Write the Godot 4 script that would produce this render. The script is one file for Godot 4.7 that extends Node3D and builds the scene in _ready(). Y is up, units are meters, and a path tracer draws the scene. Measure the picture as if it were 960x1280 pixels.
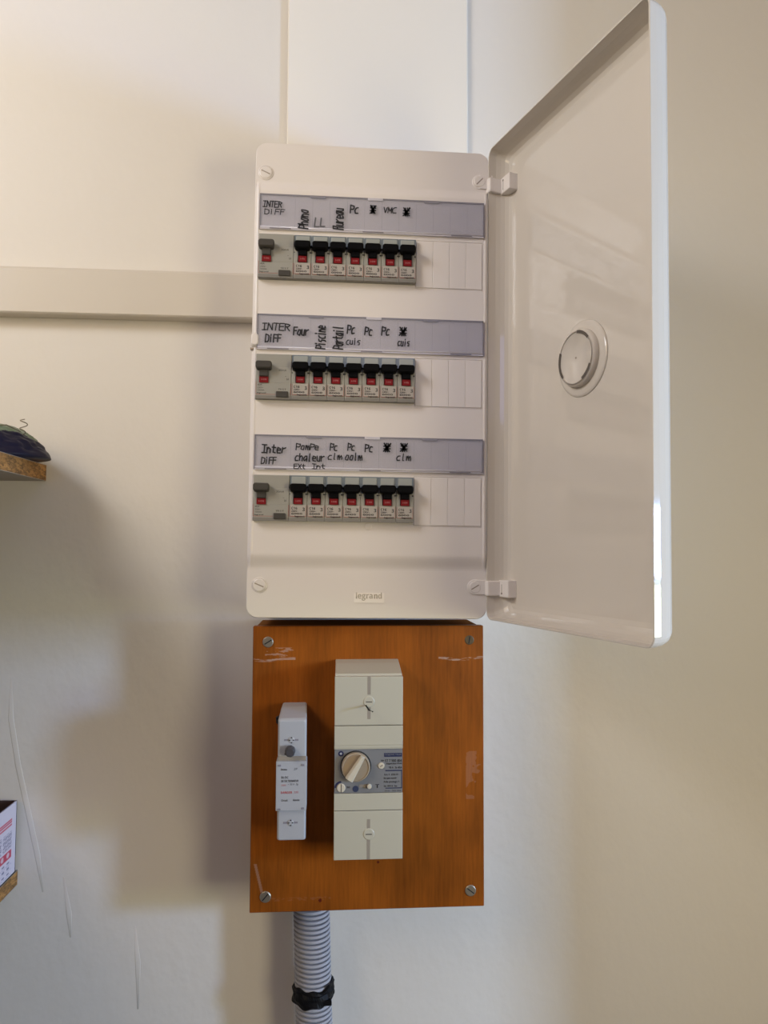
extends Node3D
# Open consumer unit and wooden meter box on a plastered wall. Metres; y = 0 is the middle of the consumer unit, z = 0 the wall face.

const TILT := -0.0085          # the consumer unit hangs slightly crooked
const PITCH := 0.01822         # width of one module
const FLOOR_Y := -1.5
const CEIL_Y := 1.05
var M := {}
var used := {}
var rng := RandomNumberGenerator.new()

# ------------------------------------------------------------------ helpers
func lin(r: float, g: float, b: float) -> Color:
	return Color(r, g, b).linear_to_srgb()

func mat(called: String, c: Color, rough := 0.6, metal := 0.0, spec := 0.5) -> StandardMaterial3D:
	var m := StandardMaterial3D.new()
	m.resource_name = called
	m.albedo_color = c
	m.roughness = rough
	m.metallic = metal
	m.metallic_specular = spec
	M[called] = m
	return m

func numbered(called: String) -> String:
	var k: int = used.get(called, 0)
	used[called] = k + 1
	return called if k == 0 else "%s_%03d" % [called, k]

func tag(o: Node, label: String, category := "", group := "", kind := "") -> void:
	o.set_meta("label", label)
	if category: o.set_meta("category", category)
	if group: o.set_meta("group", group)
	if kind: o.set_meta("kind", kind)

func thing(called: String, at: Vector3, turn := Vector3.ZERO) -> Node3D:
	var o := Node3D.new()
	o.name = numbered(called)
	add_child(o)
	o.position = at
	o.rotation = turn
	return o

func begin(smooth := false) -> SurfaceTool:
	var st := SurfaceTool.new()
	st.begin(Mesh.PRIMITIVE_TRIANGLES)
	st.set_smooth_group(0 if smooth else -1)
	return st

func obj(called: String, st: SurfaceTool, m: Material, parent: Node = null, smooth := false) -> MeshInstance3D:
	st.index()
	st.generate_normals()
	var o := MeshInstance3D.new()
	o.mesh = st.commit()
	o.material_override = null
	o.mesh.surface_set_material(0, m)
	if parent == null:
		o.name = numbered(called)
		add_child(o)
	else:
		o.name = called
		parent.add_child(o, true)
	return o

func tri(st: SurfaceTool, a: Vector3, b: Vector3, c: Vector3, hint: Vector3) -> void:
	var n := (b - a).cross(c - a)
	if n.length_squared() < 1e-22: return
	if n.dot(hint) > 0.0:
		st.add_vertex(a); st.add_vertex(c); st.add_vertex(b)
	else:
		st.add_vertex(a); st.add_vertex(b); st.add_vertex(c)

func quad(st: SurfaceTool, a: Vector3, b: Vector3, c: Vector3, d: Vector3, hint: Vector3) -> void:
	tri(st, a, b, c, hint)
	tri(st, a, c, d, hint)

# a rounded rectangle at height z
func rr(x0: float, x1: float, y0: float, y1: float, r: float, z: float, n := 4) -> PackedVector3Array:
	var out := PackedVector3Array()
	r = maxf(minf(r, minf(x1 - x0, y1 - y0) * 0.5 - 1e-6), 1e-6)
	var cs := [Vector2(x1 - r, y1 - r), Vector2(x0 + r, y1 - r), Vector2(x0 + r, y0 + r), Vector2(x1 - r, y0 + r)]
	for q in 4:
		for i in n + 1:
			var a := (q + float(i) / n) * PI / 2
			out.append(Vector3(cs[q].x + r * cos(a), cs[q].y + r * sin(a), z))
	return out

func circle(c: Vector2, r: float, z: float, n := 24) -> PackedVector3Array:
	var out := PackedVector3Array()
	for i in n:
		out.append(Vector3(c.x + r * cos(TAU * i / n), c.y + r * sin(TAU * i / n), z))
	return out

func middle(ring: PackedVector3Array) -> Vector3:
	var s := Vector3.ZERO
	for p in ring: s += p
	return s / ring.size()

# skin between rings; inward = seen from inside
func loft(st: SurfaceTool, rings: Array, cap_first := true, cap_last := true, inward := false) -> void:
	var w := -1.0 if inward else 1.0
	for k in rings.size() - 1:
		var A: PackedVector3Array = rings[k]
		var B: PackedVector3Array = rings[k + 1]
		var ca := middle(A)
		var cb := middle(B)
		for i in A.size():
			var j := (i + 1) % A.size()
			# outward hint: away from the axis plus, where the skin is flat, along it
			var mid := (A[i] + A[j] + B[i] + B[j]) * 0.25
			var radial := mid - (ca + cb) * 0.5
			var h := (A[j] - A[i]).cross(B[i] - A[i])
			if h.length_squared() < 1e-20: h = (A[j] - A[i]).cross(B[j] - A[i])
			var hint := h * signf(h.dot(radial)) if absf(h.normalized().dot(radial.normalized())) > 0.02 else h * signf(h.dot(cb - ca + Vector3(0, 0, 1e-4)))
			quad(st, A[i], A[j], B[j], B[i], hint * w)
	if cap_first: cap(st, rings[0], (middle(rings[0]) - middle(rings[1])) * w if (middle(rings[0]) - middle(rings[1])).length() > 1e-6 else Vector3(0, 0, -1))
	if cap_last:
		var L: int = rings.size() - 1
		cap(st, rings[L], (middle(rings[L]) - middle(rings[L - 1])) * w if (middle(rings[L]) - middle(rings[L - 1])).length() > 1e-6 else Vector3(0, 0, 1))

func cap(st: SurfaceTool, ring: PackedVector3Array, hint: Vector3) -> void:
	var c := middle(ring)
	for i in ring.size():
		tri(st, c, ring[i], ring[(i + 1) % ring.size()], hint)

# box with rounded corners (r) and a bevelled front edge (b)
func rbox(st: SurfaceTool, x0: float, x1: float, y0: float, y1: float, z0: float, z1: float, r := 0.0008, b := 0.0005, n := 3) -> void:
	loft(st, [rr(x0, x1, y0, y1, r, z0, n), rr(x0, x1, y0, y1, r, z1 - b, n), rr(x0 + b * 0.3, x1 - b * 0.3, y0 + b * 0.3, y1 - b * 0.3, r, z1 - b * 0.3, n), rr(x0 + b, x1 - b, y0 + b, y1 - b, r, z1, n)])

func box(st: SurfaceTool, lo: Vector3, hi: Vector3) -> void:
	var c := (lo + hi) * 0.5
	for ax in 3:
		for s in [-1.0, 1.0]:
			var n := Vector3.ZERO
			n[ax] = s
			var u := Vector3.ZERO
			u[(ax + 1) % 3] = (hi - lo)[(ax + 1) % 3] * 0.5
			var v := Vector3.ZERO
			v[(ax + 2) % 3] = (hi - lo)[(ax + 2) % 3] * 0.5
			var m := c + n * (hi - lo)[ax] * 0.5
			quad(st, m - u - v, m + u - v, m + u + v, m - u + v, n)

func tube(st: SurfaceTool, path: PackedVector3Array, radii: PackedFloat32Array, n := 8, flat_z := 1.0) -> void:
	var rings := []
	for i in path.size():
		var t := (path[mini(i + 1, path.size() - 1)] - path[maxi(i - 1, 0)]).normalized()
		var u := t.cross(Vector3(0, 0, 1) if absf(t.z) < 0.9 else Vector3(1, 0, 0)).normalized()
		var v := t.cross(u)
		var ring := PackedVector3Array()
		for k in n:
			var p := (u * cos(TAU * k / n) + v * sin(TAU * k / n)) * radii[i]
			p.z *= flat_z
			ring.append(path[i] + p)
		rings.append(ring)
	for k in rings.size() - 1:
		var A: PackedVector3Array = rings[k]
		var B: PackedVector3Array = rings[k + 1]
		for i in n:
			var j := (i + 1) % n
			quad(st, A[i], A[j], B[j], B[i], (A[i] + A[j]) * 0.5 - path[k])
	cap(st, rings[0], path[0] - path[1])
	cap(st, rings[-1], path[-1] - path[-2])

# profile of (radius, z) turned round an axis along z at c
func turned(st: SurfaceTool, c: Vector2, profile: Array, n := 28, close_back := true) -> void:
	var rings := []
	for p in profile: rings.append(circle(c, maxf(p[0], 1e-5), p[1], n))
	loft(st, rings, close_back, true)

# round head; a dark strip laid across it stands for the shaded slot
func slotted(parent: Node, called: String, c: Vector2, z: float, r: float, h: float, ang: float, m: Material, slot_m: Material, slot_w := 0.0011, slot_l := 1.5) -> void:
	var st := begin()
	turned(st, c, [[r, z], [r, z + h * 0.6], [r * 0.86, z + h]], 20)
	var o := obj(called, st, m, parent)
	st = begin()
	var d := Vector2(cos(ang), sin(ang))
	var e := Vector2(-d.y, d.x) * slot_w * 0.5
	var l := d * r * slot_l * 0.5
	var zz := z + h + 0.00012
	quad(st, Vector3(c.x - l.x - e.x, c.y - l.y - e.y, zz), Vector3(c.x + l.x - e.x, c.y + l.y - e.y, zz), Vector3(c.x + l.x + e.x, c.y + l.y + e.y, zz), Vector3(c.x - l.x + e.x, c.y - l.y + e.y, zz), Vector3(0, 0, 1))
	obj("slot", st, slot_m, o)

var fonts := {}
func lettering(st: SurfaceTool, text: String, x: float, y: float, z: float, cap_h: float, bold := false, width := 0.0, centre := false) -> void:
	var key := "b" if bold else "n"
	if not fonts.has(key):
		var f := SystemFont.new()
		f.font_names = PackedStringArray(["Droid Sans"])
		f.font_weight = 700 if bold else 400
		fonts[key] = f
	var tm := TextMesh.new()
	tm.font = fonts[key]
	tm.font_size = 24
	tm.pixel_size = 0.01
	tm.depth = 0.004
	tm.curve_step = 4.0
	tm.text = text
	tm.horizontal_alignment = HORIZONTAL_ALIGNMENT_LEFT
	tm.vertical_alignment = VERTICAL_ALIGNMENT_BOTTOM
	var a := tm.get_aabb()
	if a.size.x < 1e-6: return
	var s := cap_h / (24 * 0.01 * 0.72)
	var sx := s if width <= 0.0 else width / a.size.x
	var t := Transform3D(Basis.from_scale(Vector3(sx, s, 0.02)), Vector3(x - a.position.x * sx - (a.size.x * sx * 0.5 if centre else 0.0), y - a.position.y * s, z))
	st.append_from(tm, 0, t)

# handwriting: strokes in a 6 x 9 box, two digits a point
const GLYPH := {
	"I": "3039 0060 0969", "N": "00096069", "T": "0969 3930", "E": "69090060 0555", "R": "000948674505 2560", "D": "00094867624000", "i": "2026 2829",
	"F": "000969 0555", "P": "00094868654404", "c": "562603102050", "o": "26030120405356261", "u": "06012050 5650", "r": "0006 044656", "a": "56260301205356 5350",
	"n": "0006 03265450", "m": "0006 032630 32566360", "s": "5616044340200", "l": "292030", "t": "292150 0656", "h": "0009 04365450", "e": "03535516031050",
	"L": "090060", "C": "693906031060", "V": "093069", "M": "0009336960", "B": "0009594505 4550500", "X": "0069 0960", "#": "0069 0960 0363 0666 2029 4049 0940 2069",
}
func handwriting(parent: Node, text: String, x: float, y: float, z: float, w: float, h: float, upright: bool) -> void:
	var st := begin()
	var ink := clampf(h * 0.17, 0.0009, 0.0014)
	var n := text.length()
	var step := w / n
	for k in n:
		var code: String = GLYPH.get(text[k], "0060")
		for stroke in code.split(" "):
			var pts := []
			for q in stroke.length() / 2:
				var gx := float(stroke[q * 2].to_int()) / 6.0 * step * 0.78 + k * step + rng.randf_range(-0.04, 0.04) * step
				var gy := float(stroke[q * 2 + 1].to_int()) / 9.0 * h + rng.randf_range(-0.04, 0.04) * h
				gx += gy * 0.08
				pts.append(Vector3(x - gy, y + gx, z) if upright else Vector3(x + gx, y + gy, z))
			for q in pts.size() - 1:
				var a: Vector3 = pts[q]
				var b: Vector3 = pts[q + 1]
				var e := (b - a).normalized().cross(Vector3(0, 0, 1)) * ink * 0.5
				quad(st, a - e, b - e, b + e, a + e, Vector3(0, 0, 1))
			for p in pts:
				cap(st, circle(Vector2(p.x, p.y), ink * 0.55, z + 0.00001, 7), Vector3(0, 0, 1))
	obj("handwriting", st, M.pale_ink if text == "LL" else M.ink, parent)

func unit_at(x: float, y: float, z: float) -> Vector3:
	return Vector3(x, y, z).rotated(Vector3(0, 0, 1), TILT)

func area_light(called: String, at: Vector3, towards: Vector3, size: Vector2, c: Color, energy: float) -> void:
	var l := AreaLight3D.new()
	l.name = called
	add_child(l)
	l.position = at
	l.look_at_from_position(at, towards, Vector3.UP)
	l.area_size = size
	l.light_color = c
	l.light_energy = energy
	l.area_normalize_energy = true
	l.area_range = 12.0
	l.shadow_enabled = true

# ------------------------------------------------------------------ the scene
func _ready() -> void:
	rng.seed = 7
	var cam := Camera3D.new()
	cam.name = "camera"
	add_child(cam)
	cam.position = Vector3(-0.0378, -0.1797, 0.8525)
	cam.rotation = Vector3(0.0526, -0.0690, 0.0037)
	cam.fov = 70.31
	cam.near = 0.02
	cam.current = true

	var we := WorldEnvironment.new()
	we.name = "environment"
	var env := Environment.new()
	env.background_mode = Environment.BG_SKY
	var sky := Sky.new()
	var sm := ProceduralSkyMaterial.new()
	sm.sky_top_color = Color(0.45, 0.62, 0.9)
	sm.sky_horizon_color = Color(0.75, 0.84, 0.95)
	sm.ground_horizon_color = Color(0.5, 0.55, 0.4)
	sm.ground_bottom_color = Color(0.35, 0.4, 0.25)
	sky.sky_material = sm
	env.sky = sky
	env.tonemap_mode = Environment.TONE_MAPPER_LINEAR
	env.tonemap_exposure = 1.09
	env.sdfgi_enabled = true
	env.ssao_enabled = true
	env.ssil_enabled = true
	we.environment = env
	add_child(we)
	# daylight: a far, narrow window on the right (sky above, garden below); other lights out of view, plus an added fill
	area_light("window_daylight_sky", Vector3(1.735, -0.16, 1.05), Vector3(0.0, -0.45, 0.1), Vector2(0.15, 0.20), lin(0.32, 0.52, 1.0), 2.6)
	area_light("window_daylight_garden", Vector3(1.735, -0.40, 1.05), Vector3(0.0, -0.30, 0.15), Vector2(0.15, 0.22), lin(0.80, 1.0, 0.55), 0.5)
	area_light("unseen_light_left", Vector3(-0.94, 0.36, 1.0), Vector3(0.0, 0.15, 0.0), Vector2(0.6, 0.55), lin(1.0, 0.72, 0.36), 0.44)  # out of view; place and tone chosen to light the upper left wall
	area_light("unseen_light_high", Vector3(-0.94, 0.62, 0.75), Vector3(0.0, 0.25, 0.0), Vector2(0.5, 0.3), lin(0.96, 0.97, 1.0), 0.60)  # unseen, set high and close to brighten the wall top
	area_light("unseen_light_right", Vector3(0.955, -0.28, 1.32), Vector3(0.3, -0.28, 0.0), Vector2(0.5, 0.5), lin(1.0, 0.86, 0.56), 0.98)  # out of view, placed to brighten the wall beside and below the door
	area_light("added_fill_opposite", Vector3(0.25, 0.55, 2.83), Vector3(0.2, 0.0, 0.0), Vector2(0.9, 0.6), lin(0.45, 0.5, 1.0), 0.45)  # added fill with no window behind it; puts blue on the panel front

	materials()
	build_room()
	build_consumer_unit()
	build_breakers()
	build_meter_box()
	build_shelves()

func noise_image(w: int, h: int, f: Callable) -> ImageTexture:
	var im := Image.create(w, h, false, Image.FORMAT_RGB8)
	for y in h:
		for x in w:
			im.set_pixel(x, y, f.call(x, y))
	return ImageTexture.create_from_image(im)

func materials() -> void:
	mat("plaster", lin(0.70, 0.665, 0.605), 0.55)
	var fn := FastNoiseLite.new()
	fn.seed = 3
	fn.frequency = 0.02
	fn.fractal_octaves = 5
	var nt := NoiseTexture2D.new()
	nt.noise = fn
	nt.seamless = true
	nt.width = 512
	nt.height = 512
	nt.as_normal_map = true
	nt.bump_strength = 2.0
	M.plaster.normal_enabled = true
	M.plaster.normal_texture = nt
	M.plaster.normal_scale = 0.28
	M.plaster.uv1_triplanar = true
	M.plaster.uv1_world_triplanar = true
	M.plaster.uv1_scale = Vector3(3.1, 2.3, 3.1)
	mat("painted_wood", lin(0.60, 0.55, 0.47), 0.5)
	mat("duct_cover", lin(0.78, 0.74, 0.66), 0.45)
	mat("ceiling_paint", lin(0.50, 0.38, 0.32), 0.8)
	mat("floor_tile", lin(0.16, 0.12, 0.09), 0.4)
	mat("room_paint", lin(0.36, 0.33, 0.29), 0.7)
	mat("window_frame", lin(0.75, 0.73, 0.68), 0.4)
	mat("plastic", lin(0.81, 0.765, 0.73), 0.3)
	mat("shaded_door_plastic", lin(0.65, 0.60, 0.53), 0.05)  # casing plastic again, darkened for the dimmer light on the door
	mat("groove", lin(0.33, 0.27, 0.22), 0.7)
	mat("dark_slot", lin(0.10, 0.085, 0.07), 0.7)
	mat("logo_plate", lin(0.95, 0.90, 0.84), 0.2)
	mat("logo_letters", lin(0.50, 0.45, 0.36), 0.35)
	mat("card", lin(0.45, 0.42, 0.435), 0.5)
	mat("ink", lin(0.012, 0.012, 0.014), 0.6)
	mat("pale_ink", lin(0.10, 0.10, 0.11), 0.6)
	mat("rim", lin(0.24, 0.23, 0.26), 0.25)
	mat("lip", lin(0.62, 0.60, 0.66), 0.12)  # real lip; its pale tone stands for the highlight along it
	mat("clear", Color(0.9, 0.92, 1.0, 0.10), 0.2, 0.0, 0.22)
	M.clear.transparency = BaseMaterial3D.TRANSPARENCY_ALPHA
	mat("module_grey", lin(0.34, 0.335, 0.30), 0.45)
	mat("module_dark", lin(0.22, 0.21, 0.19), 0.5)
	mat("label_white", lin(0.43, 0.40, 0.365), 0.45)
	mat("holder_blue", lin(0.20, 0.235, 0.26), 0.25)
	mat("holder_card", lin(0.36, 0.385, 0.37), 0.3)
	mat("black_plastic", lin(0.004, 0.004, 0.0045), 0.5, 0.0, 0.2)
	mat("grey_lever", lin(0.07, 0.065, 0.058), 0.5, 0.0, 0.3)
	mat("red_plastic", lin(0.20, 0.010, 0.012), 0.45, 0.0, 0.3)
	mat("red_line", lin(0.36, 0.12, 0.10), 0.5)
	mat("print_dark", lin(0.035, 0.033, 0.035), 0.6, 0.0, 0.3)
	mat("print_white", lin(0.42, 0.16, 0.16), 0.5)
	mat("slot_black", lin(0.01, 0.01, 0.01), 0.8)
	mat("meter_beige", lin(0.47, 0.44, 0.34), 0.42)
	mat("meter_grey", lin(0.19, 0.19, 0.19), 0.4)
	mat("meter_shade", lin(0.28, 0.24, 0.19), 0.6)  # darkened beige, stands for shade in the grooves
	mat("knob_beige", lin(0.36, 0.28, 0.19), 0.3)
	mat("knob_bar", lin(0.58, 0.52, 0.40), 0.3)
	mat("navy", lin(0.012, 0.016, 0.06), 0.5)
	mat("blue_mark", lin(0.03, 0.04, 0.085), 0.5)
	mat("switch_white", lin(0.40, 0.41, 0.43), 0.3)
	mat("print_red", lin(0.40, 0.03, 0.03), 0.5)
	mat("seal", lin(0.07, 0.065, 0.07), 0.5, 0.3)
	mat("steel", lin(0.34, 0.29, 0.22), 0.42, 0.75)
	mat("screw_dark", lin(0.10, 0.07, 0.035), 0.5, 0.5)
	mat("conduit_grey", lin(0.36, 0.36, 0.39), 0.5)
	mat("conduit_groove", lin(0.07, 0.075, 0.10), 0.6)
	mat("tape_black", lin(0.006, 0.006, 0.007), 0.5, 0.0, 0.25)
	mat("bag_navy", lin(0.010, 0.009, 0.022), 0.42, 0.0, 0.3)
	mat("bag_green", lin(0.14, 0.18, 0.10), 0.35)
	mat("wire", lin(0.16, 0.13, 0.08), 0.4, 0.5)
	mat("carton_inside", lin(0.06, 0.035, 0.03), 0.8)
	mat("laminate", lin(0.30, 0.25, 0.20), 0.45)
	# varnished plywood: upright grain, warm brown, a few pale scrapes
	var g1 := FastNoiseLite.new()
	g1.seed = 11
	g1.frequency = 0.05
	g1.fractal_octaves = 4
	var g2 := FastNoiseLite.new()
	g2.seed = 23
	g2.frequency = 0.008
	g2.fractal_octaves = 3
	var wood := func(x: int, y: int) -> Color:
		var grain := g1.get_noise_2d(x * 3.2, y * 0.10) * 0.5 + g1.get_noise_2d(x * 9.0 + 300, y * 0.35) * 0.4
		var broad := g2.get_noise_2d(x * 1.0, y * 0.45)
		var k := 1.0 + grain * 0.38 + broad * 0.35
		var c := Color(0.245 * k, 0.067 * k, 0.006 * k)
		# pale scrapes where tape was pulled off
		var u := x / 384.0
		var v := y / 576.0
		var scrape := 0.0
		if absf(v - 0.118 - 0.004 * sin(u * 30)) < 0.0045 and (u < 0.18 or u > 0.80): scrape = clampf(0.28 + g1.get_noise_2d(x * 0.7, y * 3.0 + 90) * 1.1, 0.0, 0.5)
		if u > 0.05 and u < 0.18 and v > 0.075 and v < 0.115 and g1.get_noise_2d(x * 0.5, y * 2.2 + 700) > 0.16: scrape = 0.34
		if u > 0.92 and v > 0.45 and v < 0.62 and g2.get_noise_2d(x * 3.0, y * 3.0 + 40) > 0.10: scrape = 0.10
		if absf(v - 0.955) < 0.006 and u > 0.04 and u < 0.34 and g1.get_noise_2d(x * 2.0, y * 4.0 + 11) > 0.0: scrape = 0.05
		if u < 0.06 and v > 0.83 and v < 0.93 and absf(u - 0.02 - (v - 0.83) * 0.3) < 0.006: scrape = 0.2
		if Vector2((u - 0.295) * 0.9, v - 0.962).length() < 0.006 or Vector2((u - 0.54) * 0.85, v - 0.835).length() < 0.0045: c = Color(0.09, 0.012, 0.006)
		c = c.lerp(Color(0.55, 0.42, 0.34), scrape)
		return c.linear_to_srgb()
	mat("varnished_wood", Color.WHITE, 0.42, 0.0, 0.3)
	M.varnished_wood.albedo_texture = noise_image(384, 576, wood)
	mat("wood_edge", lin(0.24, 0.10, 0.035), 0.95, 0.0, 0.0)
	# chipboard edge: packed flakes
	var c1 := FastNoiseLite.new()
	c1.seed = 5
	c1.noise_type = FastNoiseLite.TYPE_CELLULAR
	c1.cellular_return_type = FastNoiseLite.RETURN_CELL_VALUE
	c1.frequency = 0.06
	var chips := func(x: int, y: int) -> Color:
		var k := 0.75 + 0.45 * c1.get_noise_2d(x * 0.55, y * 1.5) * 1.5 + 0.4 * g1.get_noise_2d(x * 2.0, y * 3.0)
		return Color(0.36 * k, 0.18 * k, 0.05 * k).linear_to_srgb()
	mat("chipboard", Color.WHITE, 0.75)
	M.chipboard.albedo_texture = noise_image(256, 256, chips)
	M.chipboard.uv1_triplanar = true
	M.chipboard.uv1_scale = Vector3(16, 16, 16)

# ------------------------------------------------------------------ setting
func wall_box(called: String, lo: Vector3, hi: Vector3, m: Material, label: String) -> MeshInstance3D:
	var st := begin()
	box(st, lo, hi)
	var o := obj(called, st, m)
	tag(o, label, "", "", "structure")
	return o

func build_room() -> void:
	var L := -0.97
	var Rr := 1.75
	var B := 2.85
	var w := wall_box("wall_back", Vector3(L, FLOOR_Y, -0.12), Vector3(0.75, CEIL_Y, 0), M.plaster, "off-white plastered wall behind the open electrical panel")
	# runs of paint that stand proud of the plaster low on the left
	var runs := [[Vector2(-0.398, -0.325), Vector2(-0.397, -0.37), Vector2(-0.388, -0.42), Vector2(-0.376, -0.47), Vector2(-0.364, -0.52), Vector2(-0.357, -0.56)], [Vector2(-0.256, -0.60), Vector2(-0.252, -0.64), Vector2(-0.251, -0.69)], [Vector2(-0.335, -0.545), Vector2(-0.328, -0.585), Vector2(-0.326, -0.61)]]
	for r in runs:
		var st := begin(true)
		var path := PackedVector3Array()
		var rad := PackedFloat32Array()
		for k in r.size():
			path.append(Vector3(r[k].x, r[k].y, 0))
			rad.append(0.0030 if k > 0 and k < r.size() - 1 else 0.0008)
		tube(st, path, rad, 12, 0.04)
		obj("paint_run", st, M.plaster, w, true)
	wall_box("unseen_wall_return", Vector3(0.64, FLOOR_Y, 0), Vector3(0.75, CEIL_Y, 0.30), M.room_paint, "short unseen off-white return wall beyond the panel door, placed to shade the wall")  # out of view; keeps the narrow window light off the wall at right
	wall_box("wall_alcove", Vector3(0.75, FLOOR_Y, 0.18), Vector3(Rr + 0.1, CEIL_Y, 0.30), M.room_paint, "off-white wall past the return")
	# narrow window at the end of the passage on the right
	wall_box("wall_passage", Vector3(Rr, FLOOR_Y, 0.30), Vector3(Rr + 0.1, CEIL_Y, 0.95), M.room_paint, "off-white passage end wall in front of the narrow window")
	wall_box("wall_passage", Vector3(Rr, FLOOR_Y, 1.15), Vector3(Rr + 0.1, CEIL_Y, 1.3), M.room_paint, "off-white passage end wall behind the narrow window")
	wall_box("wall_passage", Vector3(Rr, FLOOR_Y, 0.95), Vector3(Rr + 0.1, -0.54, 1.15), M.room_paint, "off-white passage end wall under the narrow window")
	wall_box("wall_passage", Vector3(Rr, -0.03, 0.95), Vector3(Rr + 0.1, CEIL_Y, 1.15), M.room_paint, "off-white passage end wall over the narrow window")
	wall_box("wall_passage", Vector3(1.07, FLOOR_Y, 1.2), Vector3(Rr, CEIL_Y, 1.3), M.room_paint, "off-white side of the passage facing the alcove wall")  # out of view; closes the passage left by the stepped wall
	# right wall out of view, stepped in to hold the unseen light
	wall_box("unseen_wall_right", Vector3(0.97, FLOOR_Y, 1.0), Vector3(1.07, CEIL_Y, 1.06), M.room_paint, "off-white corner between the room and the passage")
	wall_box("unseen_wall_right", Vector3(0.97, FLOOR_Y, 1.58), Vector3(1.07, CEIL_Y, B), M.room_paint, "off-white side wall past the opening of the unseen light")
	wall_box("unseen_wall_right", Vector3(0.97, FLOOR_Y, 1.06), Vector3(1.07, -0.54, 1.58), M.room_paint, "off-white side wall under the opening of the unseen light")
	wall_box("unseen_wall_right", Vector3(0.97, -0.02, 1.06), Vector3(1.07, CEIL_Y, 1.58), M.room_paint, "off-white side wall over the opening of the unseen light")
	wall_box("unseen_wall_left", Vector3(L - 0.1, FLOOR_Y, -0.12), Vector3(L, CEIL_Y, 0.50), M.room_paint, "off-white side wall at the end of the shelves")  # out of view, set near so its opening holds the left lights
	wall_box("unseen_wall_left", Vector3(L - 0.1, FLOOR_Y, 1.34), Vector3(L, CEIL_Y, B), M.room_paint, "off-white side wall past the opening of the unseen lights")
	wall_box("unseen_wall_left", Vector3(L - 0.1, FLOOR_Y, 0.50), Vector3(L, 0.08, 1.34), M.room_paint, "off-white side wall under the opening of the unseen lights")
	wall_box("unseen_wall_left", Vector3(L - 0.1, 0.82, 0.50), Vector3(L, CEIL_Y, 1.34), M.room_paint, "off-white side wall over the opening of the unseen lights")
	wall_box("wall_front", Vector3(L - 0.1, FLOOR_Y, B), Vector3(Rr + 0.1, CEIL_Y, B + 0.1), M.room_paint, "off-white wall opposite the electrical panel")
	wall_box("floor", Vector3(L - 0.1, FLOOR_Y - 0.1, -0.12), Vector3(Rr + 0.1, FLOOR_Y, B + 0.1), M.floor_tile, "brown tiled floor of the room")
	wall_box("ceiling", Vector3(L - 0.1, CEIL_Y, -0.12), Vector3(Rr + 0.1, CEIL_Y + 0.1, B + 0.1), M.ceiling_paint, "warm white ceiling over the panel")
	# painted batten to the left of the panel, cable duct cover above it
	var st := begin()
	var x1 := -0.1255
	for k in 1:
		var prof := [[-0.001, 0.0], [0.1482, 0.0]]
		var za := 0.019
		var pts := PackedVector2Array([Vector2(0.0870, 0.0), Vector2(0.0870, za - 0.0015), Vector2(0.0885, za), Vector2(0.1375, za), Vector2(0.1405, za - 0.002), Vector2(0.1410, 0.0)])
		for i in pts.size():
			var j := (i + 1) % pts.size()
			var a := pts[i]
			var b := pts[j]
			var out := Vector3(0, (a.y * 0 + (a.x + b.x) * 0.5 - 0.114), (a.y + b.y) * 0.5 - 0.009)
			quad(st, Vector3(-0.97, a.x, a.y), Vector3(x1, a.x - 0.0005, a.y), Vector3(x1, b.x - 0.0005, b.y), Vector3(-0.97, b.x, b.y), out)
		for e in [[-0.97, -1.0], [x1, 1.0]]:
			for i in range(1, pts.size() - 1):
				tri(st, Vector3(e[0], pts[0].x, pts[0].y), Vector3(e[0], pts[i].x, pts[i].y), Vector3(e[0], pts[i + 1].x, pts[i + 1].y), Vector3(e[1], 0, 0))
	var bt := obj("trim_1", st, M.painted_wood)
	tag(bt, "cream painted batten on the wall beside the panel", "", "", "structure")
	st = begin()
	var up := CEIL_Y
	loft(st, [rr(-0.0967, 0.1208, 0.2, up, 0.0005, 0.0), rr(-0.0967, 0.1208, 0.2, up, 0.0005, 0.005), rr(-0.0957, 0.1198, 0.201, up - 0.001, 0.0005, 0.006)])
	var dc := obj("trim_2", st, M.duct_cover)
	tag(dc, "flat cream cable duct cover rising from the panel top", "", "", "structure")

# ------------------------------------------------------------------ the consumer unit
const HW := 0.125
const HT := 0.2505
var row_y := [0.1006, -0.0259, -0.1508]
var strip_y := [[0.1536, 0.1914], [0.0264, 0.0637], [-0.0984, -0.0623]]
const WX0 := -0.1187
const WX1 := 0.0453

func face(x: float, y: float) -> float:
	var z := 0.0975
	# platform that carries the rows, with sloped ends
	z += 0.0045 * (smoothstep(0.2080, 0.1955, y)) * smoothstep(-0.2005, -0.1840, y)
	# rounded rails along both sides
	var rail := smoothstep(-0.2030, -0.1850, y) * smoothstep(0.2100, 0.1960, y)
	var ax := absf(x)
	if ax > 0.1187:
		var t := clampf((ax - 0.1187) / 0.0053, 0, 1)
		z += rail * (0.0022 * sin(PI * t) - 0.0045 * t)
	for k in 3:
		if x > WX0 and x < WX1 and y > row_y[k] and y < row_y[k] + 0.0470:
			z = 0.062
		if x > WX1 + 0.0004 and x < 0.1172 and y > row_y[k] - 0.0042 and y < row_y[k] + 0.0482:
			z = 0.1011
	return z

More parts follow.
